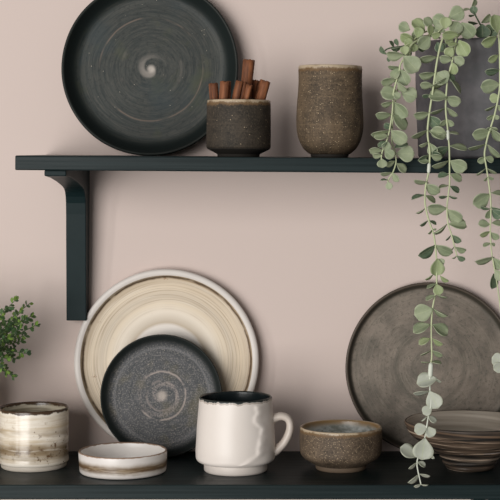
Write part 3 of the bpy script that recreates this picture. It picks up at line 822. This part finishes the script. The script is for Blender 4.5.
B_LEAF = [(437, 57, 419.5, 58.2, 6, 0), (435.5, 73, 419, 75, 6.5, 0), (436, 73, 447.5, 82, 15, 0, 1), (433, 85, 420, 85, 6.5, 0), (434, 84, 447, 79, 5, 0, -1), (431, 95, 422, 96, 3.5, 2),
          (430, 113, 413.5, 115, 7, 0), (429, 116, 440, 127, 10, 2, 2), (428, 130, 411, 137, 4.5, 0), (429, 131, 446, 137, 11, 0, 1), (428.7, 141.7, 419, 146, 3, 0),
          (429.5, 143, 436, 155, 9, 0), (428.5, 155, 418, 161, 5, 2), (429.5, 161.5, 419, 161.5, 5.5, 0), (430, 152, 442, 158, 8, 2, 1), (429, 183, 414, 180, 4, 0), (425.5, 184, 439.7, 193, 9.5, 0),
          (424.6, 195, 411.3, 199.3, 3, 2), (425.3, 195.4, 435.5, 202.5, 5, 0), (425, 208.5, 416, 213.6, 1.8, 0), (428, 220.6, 419.7, 225.5, 3, 2), (429, 220.6, 436.5, 224.5, 3, 2),
          (432.3, 229.7, 428, 234, 2, 0), (432.5, 229.5, 436.5, 229, 2, 0), (435.4, 245, 418.6, 256.5, 9.5, 2), (435.5, 245, 452.5, 253.8, 9.5, 0), (437.5, 258.5, 436, 276, 13.5, 1, -1),
          (437.5, 259, 443.8, 264.5, 7, 0, 1), (433.5, 274, 425.3, 280, 2.5, 1), (440, 275.5, 448.7, 281.7, 4, 1), (436.5, 283.6, 426.7, 288.5, 2, 0), (436, 284, 439.8, 295, 9.5, 1, -1),
          (436, 295, 425.8, 300.7, 3, 0), (437, 295, 447.4, 297.7, 2, 0), (433, 309, 414.3, 315, 16, 0, -1), (433, 308.6, 448, 316.4, 4, 0), (430.6, 324.5, 412.8, 331.8, 8, 0), (432.4, 324.5, 447.6, 335, 10, 0),
          (430.6, 338.6, 418.6, 344, 5, 1), (432.4, 338.6, 443, 344.6, 5, 1), (431, 350.6, 420.5, 355, 2.5, 0), (432.5, 350.6, 442.8, 356, 5, 0), (431, 362, 421, 362.2, 1.2, 0), (431, 362, 442, 363, 1.2, 0),
          (437.5, 379, 416.6, 383, 11.5, 3, -1), (434, 378, 441.5, 382, 2.5, 3), (429.5, 391, 413.3, 394, 5.5, 3), (429.5, 391, 438, 408.5, 15, 3, -1), (432, 406.5, 423, 414, 8.5, 3), (427.5, 416, 421, 421, 1.5, 3),
          (428, 416, 436.2, 422.5, 5, 3), (427.5, 427, 414.3, 431, 10, 3), (427, 427, 433.5, 436.5, 10, 3, 1), (428.5, 426.5, 436.7, 429.4, 1.5, 3), (425, 438, 421.5, 460, 19, 3, -2), (416, 457.5, 400.4, 447, 10.5, 3),
          (429, 452, 434, 459, 3.2, 3), (417, 462, 408.6, 469, 4, 3), (417.5, 462, 425.4, 466.6, 4, 3), (418.6, 474.4, 407.8, 482.8, 5.5, 3), (419.4, 474, 430.2, 476.3, 4, 3), (421, 484.3, 414, 487, 3.5, 3), (421, 484.5, 428.4, 485, 2, 3)]
vine(B_PATH, B_LEAF, joints=((429.3, 163, 428.6, 173, 0.0016), (431, 363, 430.2, 377, 0.0022)), pale_from=363)
C_PATH = [(458, 36, -0.174), (455, 46, -0.183), (451.7, 64), (448, 77), (446.5, 91), (445.7, 109), (447.5, 127), (448.2, 136), (449.3, 148), (449.6, 169), (449.6, 184), (448.4, 194), (447, 208), (448, 223.4), (451, 233), (454.2, 245), (457, 256)]
C_LEAF = [(459, 34.5, 442, 34, 8.5, 1, -1), (459, 40, 467.5, 56, 13, 1), (453, 47, 446, 56.5, 9.5, 1), (458, 44, 448, 45.5, 4, 1, -1), (454, 56.5, 464, 64, 9, 0), (452.5, 60, 439.5, 57, 7, 0), (452, 62, 455.5, 74.5, 7.5, 1, -1),
          (448, 77.5, 430, 88, 4.5, 0), (449.5, 78, 460.5, 93.5, 5, 0), (450, 73, 453, 82, 6, 2, 1), (448, 97, 428.6, 96.5, 11, 0, -1), (446, 97.5, 461, 102.3, 9.5, 0), (445, 108, 430.5, 113.5, 2.5, 0), (446.8, 107.6, 458, 115.7, 4, 0),
          (447, 119.5, 440, 125.5, 5, 0), (447, 119.5, 454, 125.5, 5, 0), (448, 132.5, 438, 134, 1.6, 0), (448, 132.5, 459.2, 134, 2.5, 0), (447, 134, 431, 130, 11, 0, 1), (449, 147, 432, 155, 10, 2, 1), (430.5, 155.5, 442.5, 157, 5.5, 0, -1),
          (449.8, 146, 467.3, 149.7, 6, 0), (449, 160.5, 432, 167, 5, 0), (450, 161, 467, 168.5, 12.5, 0), (449, 174.5, 437.7, 177, 5, 2), (450.3, 174.5, 462, 180.5, 7.5, 0), (449, 185.6, 438.5, 188, 2.5, 0),
          (450, 186, 459, 192.7, 5.5, 2), (447.7, 196.5, 438.6, 197, 3, 2), (448.4, 195.6, 457.5, 198, 1.7, 2), (447, 208.3, 427.3, 208, 10.5, 0), (447.3, 209.5, 462, 221, 11, 0), (447, 224, 433, 234, 2.5, 0), (448.5, 224, 466.8, 226.5, 9.5, 0),
          (451, 235.3, 445.6, 240.5, 2, 2), (452, 235, 461.2, 242, 6, 2), (454.4, 246.5, 450, 251, 1.2, 0), (455.5, 247, 466.2, 250.8, 5.5, 0), (456.8, 256, 452, 258.5, 1.5, 0), (456.8, 256, 465.2, 260, 5, 2)]
vine(C_PATH, C_LEAF, joints=((447.8, 130, 448.2, 140, 0.0014),), rootx=472)
D_PATH = [(499, 34, -0.176), (499.5, 44, -0.183), (500, 70), (499.5, 90), (495.3, 112), (491.2, 126), (488, 136), (485.3, 148), (484.6, 156), (486.7, 169), (489.3, 187), (490.6, 198), (491, 210), (490.4, 224.4), (490.4, 235), (491.6, 252), (494, 266), (498, 290), (501.5, 320), (503.5, 362)]
D_LEAF = [(497.5, 33, 494, 14.5, 13, 1, -1), (497, 36.5, 481.5, 44, 9, 1), (498.5, 55, 488, 61, 6.5, 1), (500, 70, 485, 72, 6, 2), (500, 84, 480.5, 87, 12.5, 0), (500, 97, 489.5, 99, 9, 1), (496, 105.5, 484.6, 110, 2, 0), (497, 105, 504, 111, 4, 0),
          (494, 115, 486.7, 119, 4, 0), (494, 115, 499, 119, 4, 0), (491.5, 127.5, 485.5, 130, 3, 0), (491.5, 127.5, 498, 130, 3, 0), (491.5, 131.5, 472.3, 135, 11, 0, 1), (491, 128.5, 503, 141, 6, 0), (486, 144, 468, 149, 3, 0), (487.5, 144.5, 501, 157, 4, 0),
          (485.5, 157, 477.5, 162, 6, 0), (485.5, 157, 493.5, 161.5, 6, 0), (485.5, 168.5, 476, 175, 2, 0), (487, 168.5, 497, 173.5, 2, 0), (488, 177, 483.5, 180.5, 2.5, 0), (488, 177, 494, 179, 2.5, 0),
          (490, 194, 473, 204.5, 14, 0, 1), (491, 193, 505, 195, 4.5, 0), (491, 209, 480.5, 206.5, 2.5, 2), (491, 207, 503, 211, 4, 2, -1), (490, 210, 486, 218.5, 6, 0, 1), (491.5, 210, 502, 217.5, 9, 2, 1), (490, 224.5, 478.2, 223.8, 7, 0),
          (491.5, 223, 503, 224, 5, 0), (490, 231.5, 479.6, 235.7, 5, 1), (491, 232.5, 499, 239, 6, 0), (490.5, 243, 483, 246.5, 3, 0), (491, 243, 495, 246, 3, 0), (494.5, 257, 474.8, 261.3, 6.5, 0), (494, 258, 502, 269, 9, 0),
          (493.5, 273.5, 492, 289, 8.5, 2), (495, 270, 503, 279.5, 9, 0, -1), (503.5, 361.5, 491.8, 357.5, 12, 3), (503.5, 364, 493.8, 370, 10, 3)]
vine(D_PATH, D_LEAF, rootx=508)
# crown above the rim: short shoots
K_PATH = [(452, 40, -0.128), (440, 30, -0.15), (425, 32, -0.164), (413, 40, -0.172), (404, 47, -0.176)]
K_LEAF = [(410, 30, 398.8, 24.5, 10, 0, 3), (425, 31, 412, 20.5, 11.5, 1), (432, 27.5, 424, 18, 9, 0, 3), (417, 38, 420, 27, 9.5, 1, -3), (414, 40.5, 400.5, 34.5, 8.5, 1), (413, 46.5, 405, 40, 8.5, 1, -2), (413, 42, 413.5, 52, 9.5, 1, -1),
          (430.5, 36, 418.5, 47.5, 12.5, 0), (430, 36, 430.5, 24.5, 7, 1), (441, 34, 431.5, 36.2, 6.5, 1, -1), (423, 42, 414, 30, 9, 0, 5)]
vine(K_PATH, K_LEAF, root=False, Y=-0.172)
K2_PATH = [(470, 42, -0.128), (462, 28, -0.145), (455, 22, -0.155), (445, 26, -0.168), (438, 32, -0.174)]
K2_LEAF = [(447.5, 24, 432.5, 17.5, 12.5, 0, 1), (448.5, 18, 464, 10, 14.5, 0, 2), (445, 29, 446, 16.8, 11.5, 1, -3), (445, 31, 433.5, 27.5, 9.5, 0), (452, 36, 458.5, 21.5, 13, 0), (461.5, 22.5, 474, 37, 13.5, 0, -1), (450, 36, 448.5, 45, 8, 1, -3),
           (455, 25, 466, 30, 9, 2, 4), (437, 42, 441, 52, 9, 2, 3), (446, 44, 437, 50, 9, 2, 4)]
vine(K2_PATH, K2_LEAF, root=False, Y=-0.17)
K3_PATH = [(489, 42, -0.120), (484, 31, -0.14), (480, 24, -0.15), (475.5, 15.4, -0.152), (472.5, 8, -0.152)]
K3_LEAF = [(482, 24, 483, 38.5, 14.5, 2), (494, 31, 486.5, 25, 5.5, 2, 2), (481, 23, 490.3, 14.3, 6, 0), (475, 15, 473, 6, 7, 2), (471.5, 7, 475.8, -1, 4.5, 0), (470.5, 9, 463, 10.5, 2.5, 0), (478, 23.5, 468, 21.5, 2.5, 2), (475, 15, 468.5, 15.5, 1.4, 2), (489, 36, 497, 30, 8, 2, 3)]
vine(K3_PATH, K3_LEAF, root=False, Y=-0.152, stem_m=M_STEMD, r0=0.0009, r1=0.0007)
K4_PATH = [(440, 38, -0.13), (424, 36, -0.15), (408, 45, -0.155), (390, 48, -0.155), (383, 52, -0.155)]
K4_LEAF = [(386.5, 54.5, 380, 46.5, 3.6, 2), (394, 48, 389.2, 41, 3.4, 2), (398, 46, 395.8, 38.6, 3.8, 2), (392, 53, 388.5, 62, 4, 2), (397, 50, 393, 57.5, 3.8, 2), (404, 47, 409, 58, 8, 2), (403, 47, 391, 49, 2.5, 2), (418, 40, 423, 52, 9, 2)]
vine(K4_PATH, K4_LEAF, root=False, Y=-0.155, stem_m=M_STEMD, r0=0.0008, r1=0.0006)

# ------------------------------------------------------------------ herb at the left, its pot just out of the frame
HY = -0.088
hb = at(-58, 462, HY); hb.z = LZ
t = thing('potted_herb', 'small bushy green herb reaching in at the left above the streaked mug', 'plant', hb)
hh = 0.085; hr = 0.040
link_obj('pot', lathe(densify(rounded([(0, 0), (hr * 0.72, 0), (hr * 0.76, 0.002), (hr, hh - 0.002), (hr * 0.98, hh), (hr * 0.92, hh), (hr * 0.9, hh - 0.003), (hr * 0.7, 0.01), (0, 0.008)], 0.001), 0.008), 64), m_flat('white_herb_pot', (205, 198, 188), 0.5, 0.4, 0.03), t)
link_obj('soil', lathe(densify([(0, hh - 0.008), (hr * 0.88, hh - 0.010)], 0.005), 40, 0.001, 150, 2), M_SOIL, t)
HL_ = [m_leaf('dark_herb_leaf', (30, 55, 36), (45, 73, 45), 0.0), m_leaf('mid_herb_leaf', (48, 82, 44), (68, 100, 53), 0.0), m_leaf('bright_herb_leaf', (100, 134, 54), (122, 152, 64), 0.0)]
M_HST = m_flat('herb_stem', (74, 94, 56), 0.6, 0.3, 0.1)
TIPS = [(17, 297.5), (31.5, 300.5), (33, 313), (37.5, 322), (28, 316), (22, 310), (7, 306), (29, 350), (23, 338), (14, 372), (8, 368), (22, 326), (15, 345), (27, 332), (5, 318), (12, 325), (18, 355), (9, 355), (2, 340), (4, 362), (20, 318), (10, 335), (-8, 300), (-20, 295), (-35, 300), (-6, 330), (3, 330)]
rg = random.Random(21)
TIPS += [(rg.uniform(-125, 0), rg.uniform(282, 372)) for _ in range(34)]  # extra unseen sprigs left of the frame, added to shade the wall
for i, (ex, ey) in enumerate(TIPS):
    Y1 = HY + rg.uniform(-0.028, 0.028)
    T = at(ex - 2.5, ey + 3.5, Y1) - hb
    B0 = Vector((rg.uniform(-0.012, 0.02), rg.uniform(-0.015, 0.015), hh - 0.010))
    droop = max(0.0, (ey - 335) / 40)
    mid1 = B0.lerp(T, 0.35) + Vector((-0.006, 0, 0.010 + 0.020 * droop)); mid2 = B0.lerp(T, 0.72) + Vector((0, 0, 0.006 + 0.014 * droop))
    P = catmull([B0, mid1, mid2, T], 8)
    bm = bmesh.new(); tube(bm, P, lambda u: 0.0007 - 0.00035 * u, 6)
    st = link_obj('sprig', bm, M_HST, t)
    bm = bmesh.new(); n = len(P)
    for j in range(6, n, 1):
        if rg.random() < (0.35 if j < 13 else 0.12) and j < n - 1: continue
        p = P[j]; tg = (P[min(j + 1, n - 1)] - P[j - 1]).normalized()
        for q in range(2 if j < n - 1 else 4):
            dr = Vector((rg.uniform(-1, 1), rg.uniform(-1, 1), rg.uniform(-1, 1)))
            dr = (dr - tg * dr.dot(tg)).normalized() * 0.8 + tg * (0.5 if j < n - 1 else 1.0)
            ln = rg.uniform(0.0038, 0.0066)
            leaf(bm, p, p + dr.normalized() * ln, ln * 0.55, 2 if (rg.random() < (0.1 if j < n - 4 else 0.32)) else (1 if rg.random() < 0.4 else 0), rg.uniform(-1, 1), 0.1, 0.1, nu=4, nv=2)
    link_obj('foliage', bm, HL_, st)
